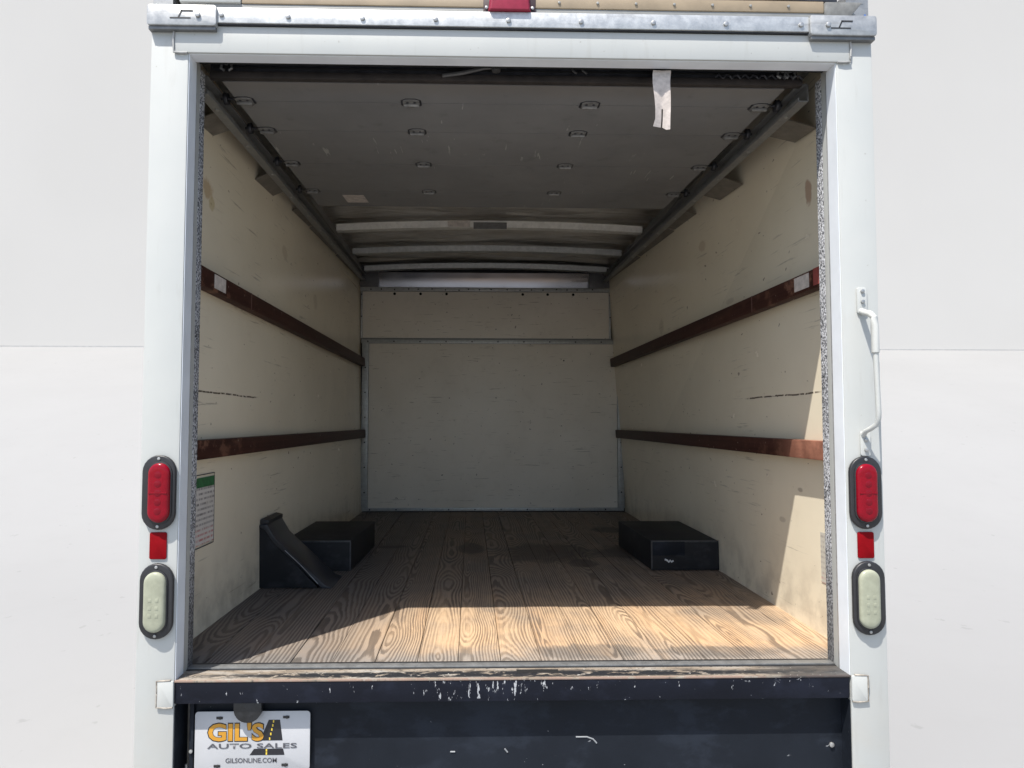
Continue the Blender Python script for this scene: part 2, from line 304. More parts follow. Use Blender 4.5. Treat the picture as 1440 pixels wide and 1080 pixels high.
PLAC_L = mat_print('instruction_placard_print', (0.62, 0.59, 0.55), (0.12, 0.11, 0.11), (0.45, 0.10, 0.10), 0.335)
PLAC_R = mat_print('faded_placard_print', (0.50, 0.48, 0.42), (0.34, 0.31, 0.28), (0.45, 0.22, 0.20), 0.20)
TRIMBR = plain('red_tape', (0.27, 0.06, 0.05), 0.6, 0, 0.2, 30); TYRE = plain('tyre_rubber', (0.02, 0.02, 0.02), 0.85, 0, 0.2, 20, 0.2)

# ------------------------------------------------------------------ geometry helpers
WL = {}                                               # world location of each object (no rotations are used)
class MB:
    """collects shapes in world coordinates in one bmesh"""
    def __init__(s): s.bm = bmesh.new()
    def add(s, other, smooth=False):
        me = bpy.data.meshes.new('tmp'); other.to_mesh(me); other.free(); s.bm.from_mesh(me); bpy.data.meshes.remove(me)
    def hexa(s, p, bev=0.0, seg=2):
        """p: 8 corners, bottom four counter-clockwise then top four"""
        b = bmesh.new(); v = [b.verts.new(q) for q in p]
        for f in ((3, 2, 1, 0), (4, 5, 6, 7), (0, 1, 5, 4), (1, 2, 6, 5), (2, 3, 7, 6), (3, 0, 4, 7)): b.faces.new([v[i] for i in f])
        if bev: bmesh.ops.bevel(b, geom=b.edges[:], offset=bev, segments=seg, affect='EDGES', profile=0.6)
        s.add(b); return s
    def box(s, x0, x1, y0, y1, z0, z1, bev=0.0, seg=2):
        return s.hexa([(x0, y0, z0), (x1, y0, z0), (x1, y1, z0), (x0, y1, z0), (x0, y0, z1), (x1, y0, z1), (x1, y1, z1), (x0, y1, z1)], bev, seg)
    def prism(s, poly, axis, a, b, bev=0.0, seg=2):
        """poly: 2D outline in the two remaining axes (in x,y,z order), extruded along axis from a to b"""
        m = bmesh.new()
        def P(u, v, t): return (t, u, v) if axis == 0 else ((u, t, v) if axis == 1 else (u, v, t))
        A = [m.verts.new(P(u, v, a)) for u, v in poly]; B = [m.verts.new(P(u, v, b)) for u, v in poly]
        k = len(poly); m.faces.new(A); m.faces.new(B[::-1])
        for i in range(k): m.faces.new((A[i], B[i], B[(i+1) % k], A[(i+1) % k]))
        bmesh.ops.recalc_face_normals(m, faces=m.faces[:])
        if bev:
            capf = [f for f in m.faces if len(f.verts) == k][:2] if k != 4 else None
            ed = m.edges[:] if capf is None else list({e for f in capf for e in f.edges})
            bmesh.ops.bevel(m, geom=ed, offset=bev, segments=seg, affect='EDGES', profile=0.5)
        s.add(m); return s
    def cyl(s, c, r, h, axis, n=14, bev=0.0):
        """cylinder from c along +axis by h"""
        i, j = [k for k in range(3) if k != axis]
        poly = [(c[i]+r*math.cos(2*math.pi*k/n), c[j]+r*math.sin(2*math.pi*k/n)) for k in range(n)]
        return s.prism(poly, axis, c[axis], c[axis]+h, bev, 2)
    def tube(s, pts, r, n=12):
        b = bmesh.new(); pts = [Vector(p) for p in pts]; rings = []; ref = Vector((0.3, 0.2, 0.9)).normalized()
        for i, p in enumerate(pts):
            t = (pts[min(i+1, len(pts)-1)]-pts[max(i-1, 0)]).normalized(); a = t.cross(ref)
            if a.length < 1e-3: a = t.cross(Vector((1, 0, 0)))
            a.normalize(); c = t.cross(a)
            rr = r[i] if isinstance(r, (list, tuple)) else r
            rings.append([b.verts.new(p+rr*(math.cos(2*math.pi*k/n)*a+math.sin(2*math.pi*k/n)*c)) for k in range(n)])
        for q, w_ in zip(rings, rings[1:]):
            for k in range(n): b.faces.new((q[k], q[(k+1) % n], w_[(k+1) % n], w_[k]))
        b.faces.new(rings[0][::-1]); b.faces.new(rings[-1]); bmesh.ops.recalc_face_normals(b, faces=b.faces[:])
        s.add(b); return s
def link(name, me, loc, parent=None, **props):
    o = bpy.data.objects.new(name, me); COL.objects.link(o); loc = Vector(loc)
    if parent is not None: o.parent = parent; o.location = loc-WL[parent.name]
    else: o.location = loc
    WL[o.name] = loc
    for k, v in props.items(): o[k] = v
    return o
def build(name, mb, mat, parent=None, smooth=True, origin=None, **props):
    bm = mb.bm; bmesh.ops.remove_doubles(bm, verts=bm.verts[:], dist=1e-6)
    xs = [[v.co[k] for v in bm.verts] for k in range(3)]
    c = Vector(origin) if origin else Vector([(min(a)+max(a))/2 for a in xs])
    bmesh.ops.translate(bm, verts=bm.verts[:], vec=-c)
    me = bpy.data.meshes.new(name); bm.to_mesh(me); bm.free(); me.materials.append(mat)
    if smooth:
        for p in me.polygons: p.use_smooth = True
        me.set_sharp_from_angle(angle=math.radians(32))
    return link(name, me, c, parent, **props)
def again(src, loc, parent, **props):                 # another of the same piece, sharing its mesh
    return link(src.name.split('.')[0], src.data, loc, parent, **props)
def text(name, body, x0, x1, z0, z1, y, mat, parent, bold=0.0, **props):
    cu = bpy.data.curves.new(name, 'FONT'); cu.body = body; cu.offset = bold; cu.extrude = 0.0; cu.resolution_u = 3
    o = bpy.data.objects.new(name, cu); COL.objects.link(o)
    me = bpy.data.meshes.new_from_object(o.evaluated_get(bpy.context.evaluated_depsgraph_get()))
    bpy.data.objects.remove(o)
    X = [v.co.x for v in me.vertices]; Y = [v.co.y for v in me.vertices]
    cx, cz = (x0+x1)/2, (z0+z1)/2; kx = (x1-x0)/(max(X)-min(X)); kz = (z1-z0)/(max(Y)-min(Y))
    mx, my = (max(X)+min(X))/2, (max(Y)+min(Y))/2
    for v in me.vertices: v.co = Vector(((v.co.x-mx)*kx, 0, (v.co.y-my)*kz))
    me.materials.clear(); me.materials.append(mat)
    return link(name, me, (cx, y, cz), parent, **props)
def stadium(cx, cz, w_, h, n=12):
    r = w_/2; k = h/2-r
    return [(cx+r*math.cos(math.pi*i/n), cz+k+r*math.sin(math.pi*i/n)) for i in range(n+1)]+[(cx-r*math.cos(math.pi*i/n), cz-k-r*math.sin(math.pi*i/n)) for i in range(n+1)]
def rrect(x0, x1, z0, z1, r, n=4):
    out = []
    for cx, cz, a in ((x1-r, z1-r, 0), (x0+r, z1-r, 90), (x0+r, z0+r, 180), (x1-r, z0+r, 270)):
        for i in range(n+1):
            t = math.radians(a+90*i/n); out.append((cx+r*math.cos(t), cz+r*math.sin(t)))
    return out

# ------------------------------------------------------------------ setting
GZ = -1.10
def ground():
    bm = bmesh.new(); ys = [-70, -30, -12, -4, 0, 3, 5]+[5+17*i/24 for i in range(1, 25)]
    seam = 0.6836+0.1108*(22+1.8186)
    def zz(y):
        if y <= 5: return GZ
        t = (y-5)/17.0; k = 0.30                      # eased start, then an even slope up to the backdrop
        q = (t*t/(2*k) if t < k else t-k/2)/(1-k/2); return GZ+(seam-GZ)*q
    xs = [-70+140*i/10 for i in range(11)]; g = [[bm.verts.new((x, y, zz(y))) for x in xs] for y in ys]
    for a, b in zip(g, g[1:]):
        for i in range(10): bm.faces.new((a[i], a[i+1], b[i+1], b[i]))
    m = MB(); m.bm = bm; build('ground', m, mat_ground(), origin=(0, 0, GZ), kind='structure')
    m = MB().box(-70, 70, 22.0, 22.4, seam-0.6, 24.0); build('backdrop', m, mat_backdrop(), kind='structure')
    m = MB().box(-70, 70, 21.95, 21.997, seam-0.2, seam+0.03); build('floor_edge', m, plain('grey_joint', (0.36, 0.36, 0.355), 0.8), kind='structure')
ground()

# ------------------------------------------------------------------ the truck
truck = link('box_truck', None, (0, 1.7, GZ), label='white box truck seen from behind, roll up door open on empty cargo box', category='box truck')
def wx(side, y, z):                                   # inner face of the side walls: the old box is slightly racked towards its front end
    t = y/3.33
    return (-1.004+t*(0.054-0.017*z)) if side < 0 else (1.004+t*(0.061-0.067*z))
# --- rear frame
for s in (-1, 1):
    a, b = sorted((s*0.905, s*1.0077))
    m = MB().box(a, b, 0.0, 0.085, GZ+0.28, 1.764, 0.004)
    build('rear_post', m, WHITE, truck)
    # inward return flange of the post, stepped behind its face
    a, b = sorted((s*0.9055, s*0.935)); 
    m = MB().box(a, b, 0.0855, 0.119, 0.0, 1.70, 0.002); build('door_seal', m, SEAL, truck)
    a, b = sorted((s*0.9045, s*0.9075)); m = MB().box(a, b, 0.052, 0.0605, 0.0, 1.698, 0.0012); build('seal_retainer', m, ALU, truck)
m = MB().box(-0.943, 0.943, -0.0035, 0.045, 1.700, 1.7755, 0.003); build('header_beam', m, WHITE, truck)
for s in (-1, 1):                                     # bead of weld and sealant round the header's end
    pts = [(s*0.945, -0.004, 1.772), (s*0.944, -0.005, 1.760), (s*0.9455, -0.005, 1.738), (s*0.944, -0.005, 1.715), (s*0.9435, -0.005, 1.700), (s*0.925, -0.005, 1.698), (s*0.907, -0.004, 1.699)]
    build('weld_bead', MB().tube(pts, 0.0028, 8), plain('sealant_bead', (0.34, 0.34, 0.33), 0.6, 0, 0.15, 60), truck)
m = MB().box(-0.90, 0.90, 0.046, 0.066, 1.705, 1.774); build('cavity_shade_plate', m, BLACK, truck)  # blackened sheet that paints the dark cavity above the door
DARKMETAL = plain('tarnished_latch_steel', (0.075, 0.075, 0.075), 0.45, 0.3, 0.25, 40)
JAMBLIFT = plain('brightened_jamb_white', (0.70, 0.735, 0.77), 0.35, 0, 0.06, 8)  # added sheet over the post paint, paler and bluer to paint brighter shade
for s in (-1, 1):
    build('added_jamb_sheet', MB().box(*sorted((s*0.9033, s*0.9049)), 0.003, 0.0515, 0.0, 1.6983), JAMBLIFT, truck)
build('added_jamb_sheet', MB().box(-0.9045, 0.9045, 0.003, 0.0445, 1.6985, 1.6998), JAMBLIFT, truck)
# --- aluminium rail over the header
rail = build('top_rail', MB().box(-0.827, 0.8225, -0.014, 0.03, 1.7795, 1.8225, 0.002), ALU, truck)
build('rail_gasket', MB().box(-0.835, 0.835, -0.009, 0.03, 1.7758, 1.7792), RUBBER, truck)
rv = None
for x, z in ((-0.63, 1.798), (-0.426, 1.797), (-0.224, 1.797), (-0.022, 1.797), (0.18, 1.797), (0.383, 1.797), (0.587, 1.797), (0.80, 1.798), (-0.812, 1.801)):
    if rv is None: rv = build('rivet', MB().cyl((x, -0.0185, z), 0.0068, 0.0045, 1, 12, 0.002), BOLT, rail)
    else: again(rv, (x, -0.01625, z), rail)
for s in (-1, 1):
    x0, x1 = sorted((s*0.8235, s*1.012))
    m = MB().prism(rrect(x0, x1, 1.767, 1.8245, 0.008), 1, -0.021, 0.06, 0.002)
    br = build('corner_bracket', m, GALV, truck)
    build('bracket_lip', MB().box(x0+0.003, x1-0.003, -0.016, 0.03, 1.757, 1.7665, 0.0015), GALV_D, br)
    c = s*0.915; q = 1 if s > 0 else 1
    m = MB()                                          # the Z shaped cut in the bracket
    m.box(c-0.004, c+0.028, -0.0218, -0.02, 1.805, 1.809); m.box(c-0.034, c+0.022, -0.0218, -0.02, 1.785, 1.7885)
    m.hexa([(c-0.013, -0.0218, 1.788), (c-0.009, -0.0218, 1.788), (c-0.009, -0.02, 1.788), (c-0.013, -0.02, 1.788), (c-0.004, -0.0218, 1.808), (c, -0.0218, 1.808), (c, -0.02, 1.808), (c-0.004, -0.02, 1.808)])
    build('bracket_cut', m, DARKBOLT, br)
    build('rivet', MB().cyl((s*0.873, -0.0265, 1.795), 0.0072, 0.0055, 1, 12, 0.002), BOLT, br)
# --- roof edge above
edge = build('roof_edge', MB().box(-0.86, 0.962, -0.004, 0.04, 1.8227, 1.8395, 0.002), GREYEDGE, truck)
tan = build('roof_edge_moulding', MB().box(-0.76, 0.87, -0.007, 0.03, 1.8397, 1.872, 0.003), TAN, truck)
for k in range(7):
    if k == 0: rv = build('rivet', MB().cyl((0.12, -0.0105, 1.855), 0.004, 0.0035, 1, 10, 0.001), GREYEDGE, tan)
    else: again(rv, (0.12+0.108*k, -0.00875, 1.855), tan)
build('moulding_end', MB().hexa([(0.871, -0.010, 1.828), (0.945, -0.010, 1.828), (0.945, 0.04, 1.828), (0.871, 0.04, 1.828), (0.871, -0.013, 1.868), (0.978, -0.013, 1.868), (0.978, 0.04, 1.868), (0.871, 0.04, 1.868)], 0.004), plain('dark_grey_end_cap', (0.20, 0.20, 0.19), 0.6, 0, 0.3, 30), truck)
build('moulding_end', MB().box(-0.93, -0.762, -0.010, 0.03, 1.8400, 1.872, 0.004), WHITE, truck)
# --- red marker lamp
mk = build('marker_lamp', MB().prism(rrect(-0.092, 0.054, 1.8232, 1.885, 0.004), 1, -0.009, 0.012, 0.0015), plain('black_lamp_base', (0.03, 0.012, 0.014), 0.5), truck)
m = MB().hexa([(-0.073, -0.024, 1.8240), (0.035, -0.024, 1.8240), (0.042, -0.0092, 1.8235), (-0.080, -0.0092, 1.8235), (-0.066, -0.022, 1.890), (0.029, -0.022, 1.890), (0.036, -0.0092, 1.892), (-0.073, -0.0092, 1.892)], 0.004, 3)
build('lens', m, MARKER, mk)
for x in (-0.083, 0.045): build('screw', MB().cyl((x, -0.013, 1.836), 0.0045, 0.004, 1, 10, 0.001), BOLT, mk)
# --- lamps on the posts
def oval_lamp(kind, cx, cz, lensmat, lx, red):
    g = build(kind, MB().prism(stadium(cx, cz, 0.088, 0.198), 1, -0.013, -0.0005, 0.004, 3), RUBBER, truck)
    build('lamp_rim', MB().prism(stadium(lx, cz, 0.064, 0.166), 1, -0.0165, -0.0132, 0.002, 2), RUBBER, g)
    # domed lens
    bm = bmesh.new(); rings = []
    for k, (sc, y) in enumerate(((1.0, -0.0166), (1.0, -0.0195), (0.965, -0.0228), (0.87, -0.0252), (0.70, -0.0266), (0.4, -0.0272))):
        rings.append([bm.verts.new((u, y, v)) for u, v in stadium(lx, cz, 0.057*sc, 0.157-0.057*(1-sc))])
    for a, b in zip(rings, rings[1:]):
        for i in range(len(a)): bm.faces.new((a[i], a[(i+1) % len(a)], b[(i+1) % len(a)], b[i]))
    bm.faces.new(rings[-1]); bm.faces.new(rings[0][::-1]); bmesh.ops.recalc_face_normals(bm, faces=bm.faces[:])
    m = MB(); m.bm = bm; build('lens', m, lensmat, g)
    if not red:                                       # moulded prisms of the clear lamp
        d = None; k = 0
        for i in range(3):
            for j in range(2):
                x, z = lx-0.009+0.018*j, cz-0.034+0.020*i
                if d is None: d = build('lens_prism', MB().box(x-0.0042, x+0.0042, -0.0277, -0.0262, z-0.005, z+0.005, 0.0006), lensmat, g)
                else: again(d, (x, -0.02695, z), g)
    else:
        build('lens_rib', MB().box(lx-0.024, lx+0.024, -0.0282, -0.024, cz-0.0016, cz+0.0016, 0.0008), lensmat, g)
        d = None
        for i in range(5):
            z = cz-0.048+0.024*i
            if d is None: d = build('lens_dimple', MB().cyl((lx, -0.0276, z), 0.0095, 0.0012, 1, 18, 0.0005), REDDARK, g)
            else: again(d, (lx, -0.0270, z), g)
    for z in (cz+0.0895, cz-0.0895): build('screw', MB().cyl((cx, -0.0155, z), 0.0042, 0.003, 1, 10, 0.001), BOLT, g)
oval_lamp('tail_lamp', -0.953, 0.496, REDLENS, -0.9485, True); oval_lamp('tail_lamp', 0.953, 0.493, REDLENS, 0.951, True)
oval_lamp('reversing_lamp', -0.953, 0.2105, PALELENS, -0.953, False); oval_lamp('reversing_lamp', 0.955, 0.209, PALELENS, 0.951, False)
for x, z in ((-0.9545, 0.3545), (0.9535, 0.350)): build('reflector', MB().prism(rrect(x-0.0225, x+0.0225, z-0.0355, z+0.0355, 0.005), 1, -0.004, -0.0003, 0.001), REDREF, truck)
# --- grab handle on the right post
gh = build('grab_handle', MB().tube([(0.956, -0.004, 0.992), (0.9565, -0.022, 0.985), (0.9575, -0.045, 0.978), (0.9600, -0.055, 0.966), (0.9605, -0.057, 0.945), (0.9610, -0.057, 0.872), (0.9612, -0.057, 0.868)]+[(0.9615+0.0005*k, -0.057, 0.85-0.02*k) for k in range(1, 8)]+[(0.9655, -0.055, 0.695), (0.9635, -0.049, 0.678), (0.957, -0.035, 0.668), (0.952, -0.018, 0.660), (0.952, -0.004, 0.648)], [0.0085]*4+[0.0098, 0.0098]+[0.0068]*13, 14), WHITE, truck)
for z0, z1 in ((0.985, 1.058), (0.592, 0.660)):
    p = build('handle_plate', MB().prism(rrect(0.945, 0.973, z0, z1, 0.006), 1, -0.0065, -0.0003, 0.0015), WHITE, gh)
    for q in (0.30, 0.70): build('bolt', MB().cyl((0.959, -0.0115, z0+(z1-z0)*(q+(0.15 if z0 > 0.9 else -0.05))), 0.0058, 0.0055, 1, 8, 0.0015), BOLT, gh)
# --- bumper beam, threshold, lower panel
build('bumper_beam', MB().box(-0.904, 0.901, 0.0, 0.046, -0.060, -0.004, 0.003), BEAM, truck)
sill = build('threshold_plate', MB().box(-0.905, 0.905, -0.0015, 0.108, -0.0037, 0.001, 0.0012), SILL, truck)
build('latch_slot', MB().box(0.003, 0.118, 0.034, 0.060, 0.0005, 0.0016), BLACK, sill)
build('threshold_angle', MB().box(-0.905, 0.905, 0.078, 0.106, 0.0011, 0.0060, 0.0015), mat_galv('worn_galvanised_angle', 0.40), truck)
build('joint_strip', MB().box(-0.905, 0.905, 0.0715, 0.0775, 0.0008, 0.0022), RUBBER, truck)
build('joint_strip', MB().box(-0.96, 0.96, 0.1065, 0.126, -0.006, 0.0020), RUBBER, truck)
for s in (-1, 1): build('post_shade_plate', MB().box(*sorted((s*0.9022, s*0.9046)), 0.004, 0.085, GZ+0.30, -0.0665), PANEL, truck)  # added black plates that paint shade onto the posts' inner faces
lp = build('lower_panel', MB().box(-0.872, 0.902, 0.047, 0.053, GZ+0.30, -0.01), PANEL, truck)
build('panel_edge_angle', MB().box(-0.877, -0.866, 0.035, 0.0465, GZ+0.30, -0.062, 0.002), PANEL, lp)
build('bolt', MB().cyl((0.872, 0.041, -0.203), 0.007, 0.006, 1, 8, 0.0015), BOLT, lp)
build('bolt', MB().cyl((-0.871, 0.029, -0.197), 0.005, 0.006, 1, 8, 0.0015), BOLT, lp)
for i, (pts) in enumerate(([(0.165, .0465, -0.176), (0.195, .0465, -0.176), (0.212, .0465, -0.182), (0.222, .0465, -0.193)], [(-0.178, .0465, -0.212), (-0.165, .0465, -0.212)], [(-0.03, .0465, -0.205), (-0.022, .0465, -0.215)])):
    build('paint_scrape', MB().tube(pts, 0.0022, 6), plain('bared_metal_scrape', (0.24, 0.25, 0.26), 0.6), lp)
build('panel_backing', MB().box(-0.903, -0.8775, 0.10, 0.11, GZ+0.30, -0.06), PANEL, truck)
build('vertical_pin', MB().tube([(-0.893, 0.06, -0.37), (-0.893, 0.06, -0.255), (-0.893, 0.06, -0.243)], [0.005, 0.005, 0.004], 10), BOLT, truck)
for s in (-1, 1):
    x0, x1 = sorted((s*0.9045, s*0.947))
    b = build('beam_bracket', MB().prism(rrect(x0, x1, -0.066, 0.002, 0.004), 1, -0.0065, -0.0005, 0.0015), WHITE, truck)
    x = s*0.9485; build('weld_bead', MB().tube([(s*0.912, -0.005, 0.0035), (s*0.93, -0.005, 0.0025), (x, -0.005, 0.0015), (x+0.0008, -0.005, -0.03), (x, -0.005, -0.066), (s*0.92, -0.005, -0.068), (s*0.906, -0.005, -0.066)], 0.0026, 8), plain('rusty_bead', (0.30, 0.27, 0.23), 0.7, 0, 0.4, 60), b)
# --- dealer plate
pl = build('licence_plate', MB().prism(rrect(-0.862, -0.555, -0.249, -0.094, 0.009), 1, 0.034, 0.0355, 0.0004), PLATEW, truck)
px, pz, K = -0.862, -0.094, 0.307/1295
def U(x): return px+(x-90)*K
def V(y): return pz-(y-120)*K
road = [(918, 215), (1045, 215), (1077, 445), (822, 445)]; low = [(757, 536), (1085, 536), (1101, 606), (708, 606)]
m = MB(); m.prism([(U(a), V(b)) for a, b in road], 1, 0.0336, 0.0339); m.prism([(U(a), V(b)) for a, b in low], 1, 0.0336, 0.0339)
build('road_emblem', m, INK, pl)
m = MB()
for (a, b) in ((973, 232), (965, 277), (955, 322), (944, 372), (932, 425)): m.box(U(a-7), U(a+7), 0.0331, 0.0335, V(b+14), V(b-14))
for b in (553, 588): m.box(U(890), U(906), 0.0331, 0.0335, V(b+13), V(b-13))
build('road_dashes', m, YELLOW, pl)
text('lettering', "GIL'S", U(228), U(876), V(458), V(234), 0.0334, INK, pl, 0.055); text('lettering', "GIL'S", U(240), U(864), V(447), V(246), 0.0329, ORANGE, pl, 0.03)
text('lettering', 'AUTO SALES', U(232), U(1240), V(530), V(474), 0.0329, GREYINK, pl, 0.012); text('lettering', 'GILSONLINE.COM', U(440), U(1015), V(690), V(636), 0.0331, GREYINK, pl, 0.012)
for a, b in ((365, 190), (1115, 186), (345, 722), (1105, 715)): build('plate_screw', MB().box(U(a-36), U(a+36), 0.0325, 0.034, V(b+14), V(b-14), 0.0006).cyl((U(a+8), 0.031, V(b)), 0.0045, 0.003, 1, 8, 0.001), DARKBOLT, pl)
arc = [(-0.7165+0.037*math.cos(math.pi+math.pi*i/14), -0.080+0.036*math.sin(math.pi+math.pi*i/14)) for i in range(15)]+[(-0.6795, -0.0615), (-0.7535, -0.0615)]
build('plate_lamp', MB().prism(arc, 1, 0.012, 0.033, 0.002), plain('ribbed_black_housing', (0.014, 0.015, 0.017), 0.35, 0, 0.5, 50, 0.3), truck)
# --- wooden deck
deck = build('deck_substructure', MB().box(-1.004, 1.004, 0.127, 3.34, -0.05, -0.0265), BOXB, truck)
x = -0.995; k = 0; bounds = [-1.0]
while bounds[-1] < 1.05: bounds.append(bounds[-1]+0.1225+random.uniform(-0.006, 0.006))
for a, b in zip(bounds, bounds[1:]):
    h = random.uniform(-0.0012, 0.0012)
    q = [(max(a+0.0008, -1.003), 0.127), (min(b-0.0008, 1.003), 0.127), (b-0.0008, 3.328), (max(a+0.0008, -0.99), 3.328)]
    if q[1][0]-q[0][0] < 0.01: q[0] = (1.0, 0.127); q[1] = (1.0035, 0.127)
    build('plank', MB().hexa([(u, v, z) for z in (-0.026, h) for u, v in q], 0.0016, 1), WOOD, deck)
# --- side walls
def wall_hex(s, y0, y1, z0, z1, t0, t1):              # slab between offsets t0 (inner) and t1 (outer) from the inner face, outwards positive
    P = []
    for z in (z0, z1):
        A = [(wx(s, y0, z)+s*t0, y0, z), (wx(s, y0, z)+s*t1, y0, z), (wx(s, y1, z)+s*t1, y1, z), (wx(s, y1, z)+s*t0, y1, z)]
        P += A if s > 0 else [A[1], A[0], A[3], A[2]]
    return P
walls = {}
for s, mt in ((-1, WALL_L), (1, WALL_R)):
    P = []
    for z in (-0.02, 1.86):
        A = [(wx(s, 0.087, z), 0.087, z), (s*1.0065, 0.087, z), (s*1.0065+s*0.065, 3.345, z), (wx(s, 3.345, z), 3.345, z)]
        P += A if s > 0 else [A[1], A[0], A[3], A[2]]
    walls[s] = build('side_wall', MB().hexa(P), mt, truck)
    # outer skin
    x0, x1 = sorted((s*1.0072, s*1.0125)); P = []
    for z in (GZ+0.35, 1.86):
        A = [(s*1.0072, 0.03, z), (s*1.0125, 0.03, z), (s*1.0775, 3.40, z), (s*1.0722, 3.40, z)]
        P += A if s > 0 else [A[1], A[0], A[3], A[2]]
    build('outer_skin', MB().hexa(P), BLUE if s > 0 else WHITE, truck)
    zs = ((1.110, 1.172), (0.5655, 0.626))
    for z0, z1 in zs:
        r_ = build('rub_rail', MB().hexa(wall_hex(s, 0.13, 3.29, z0, z1, -0.039, 0.0, ), 0.003), RAIL, truck)
        if z0 > 1:
            y0, y1 = ((0.365, 0.462) if s < 0 else (0.290, 0.385))
            build('paper_label', MB().hexa(wall_hex(s, y0, y1, z0+0.010, z1-0.006, -0.0402, -0.0391)), PAPER, r_)
            if s > 0: build('red_tape', MB().hexa(wall_hex(s, 0.205, 0.262, z0+0.008, z1, -0.0404, -0.0392)), TRIMBR, r_)
            build('board_joint', MB().hexa(wall_hex(s, 0.72, 0.727, z0, z1, -0.0398, -0.0391)), plain('joint_edge', (0.12, 0.06, 0.05), 0.6), r_)
    # sheet joint behind, level with the front trim
    build('wall_joint', MB().hexa(wall_hex(s, 2.55, 3.32, 1.690, 1.698, -0.003, 0.0)), mt, walls[s])
# placards on the walls
pc = build('placard', MB().hexa(wall_hex(-1, 0.20, 0.492, 0.285, 0.470, -0.0008, 0.0)), PLAC_L, walls[-1])
build('placard_header', MB().hexa(wall_hex(-1, 0.20, 0.492, 0.4705, 0.502, -0.0010, 0.0)), GREEN, pc)
m = MB()
for z0, z1 in ((0.276, 0.279), (0.510, 0.513)): m.hexa(wall_hex(-1, 0.20, 0.497, z0, z1, -0.0006, 0.0))
m.hexa(wall_hex(-1, 0.494, 0.497, 0.276, 0.513, -0.0006, 0.0)); build('placard_border', m, GREYINK, pc)
build('placard', MB().hexa(wall_hex(1, 0.15, 0.338, 0.170, 0.330, -0.0008, 0.0)), PLAC_R, walls[1])
# --- bulkhead at the far end
bw = build('bulkhead', MB().box(-1.06, 1.08, 3.352, 3.40, -0.02, 1.94), BOXB, truck)
L3 = wx(-1, 3.33, 1.5)
build('upper_panel', MB().box(-0.975, 0.965, 3.328, 3.344, 1.331, 1.692, 0.001), BULK, bw)
build('lower_panel', MB().box(-0.906, 1.006, 3.326, 3.344, 0.030, 1.288, 0.001), BULK, bw)
tr = build('cross_trim', MB().box(-0.965, 0.985, 3.314, 3.327, 1.2885, 1.318, 0.002), GALV, bw)
build('shadow_gap', MB().box(-0.965, 0.985, 3.320, 3.3275, 1.3185, 1.3308), GALV_D, bw)
build('bottom_trim', MB().box(-0.956, 1.052, 3.318, 3.3255, 0.006, 0.030, 0.0015), GALV, bw)
for x0, x1 in ((-0.957, -0.9065), (1.0065, 1.054)): build('corner_post', MB().box(x0, x1, 3.300, 3.3255, 0.0305, 1.288, 0.003), GALV, bw)
for x0, x1 in ((-0.972, -0.958), (0.948, 0.962)): build('corner_strip', MB().box(x0, x1, 3.310, 3.3275, 1.331, 1.692, 0.002), mat_galv('greyed_strip', 0.6), bw)
build('top_trim', MB().box(-0.975, 0.955, 3.300, 3.327, 1.6925, 1.722, 0.002), GALV, bw)
h = None
for x in (-0.714, -0.514, -0.313, 0.278, 0.472, 0.671):
    if h is None: h = build('bolt_hole', MB().cyl((x, 3.3265, 1.675), 0.011, 0.002, 1, 12), BLACK, bw)
    else: again(h, (x, 3.3275, 1.675), bw)
h = None
for x, z in [(-0.9+0.095*i+random.uniform(-.02, .02), 1.704+random.uniform(-.006, .006)) for i in range(19)]+[(-0.915+0.2*i, 1.303) for i in range(10)]+[(-0.89+0.2*i, 0.018) for i in range(10)]:
    if h is None: h = build('screw', MB().cyl((x, 3.298 if z > 1.5 else 3.311, z), 0.006, 0.004, 1, 8), DARKBOLT, bw)
    else: again(h, (x, 3.299 if z > 1.5 else (3.312 if z > 1 else 3.317), z), bw)
for zz_ in [0.15+0.19*i for i in range(6)]:
    for x in (-0.93, 1.03): again(h, (x, 3.299, zz_), bw)
    if zz_ < 0.5:
        for x in (-0.965, 0.955): again(h, (x, 3.309, 1.36+zz_*0.9), bw)
again(h, (0.595, 3.325, 1.16), bw)
# silver header sheet, leaning out at the top
bm = bmesh.new(); prof = [(1.722, 3.342), (1.745, 3.338), (1.775, 3.329), (1.805, 3.316), (1.836, 3.300)]
rows = [[bm.verts.new((x, y, z)) for x in (-0.836, -0.62, -0.4, -0.1, 0.2, 0.5, 0.66, 0.79)] for z, y in prof]
for a, b in zip(rows, rows[1:]):
    for i in range(7): bm.faces.new((a[i], a[i+1], b[i+1], b[i]))
for v in bm.verts: v.co.y += random.uniform(-0.0006, 0.0006)
bmesh.ops.solidify(bm, geom=bm.faces[:], thickness=0.003)
bmesh.ops.recalc_face_normals(bm, faces=bm.faces[:]); m = MB(); m.bm = bm; build('header_sheet', m, SILVER, truck)
for x0, x1 in ((-0.975, -0.838), (0.792, 0.955)): build('header_end_block', MB().box(x0, x1, 3.296, 3.344, 1.723, 1.850, 0.003), plain('dark_end_block', (0.10, 0.10, 0.105), 0.45, 0.2, 0.2, 15), truck)
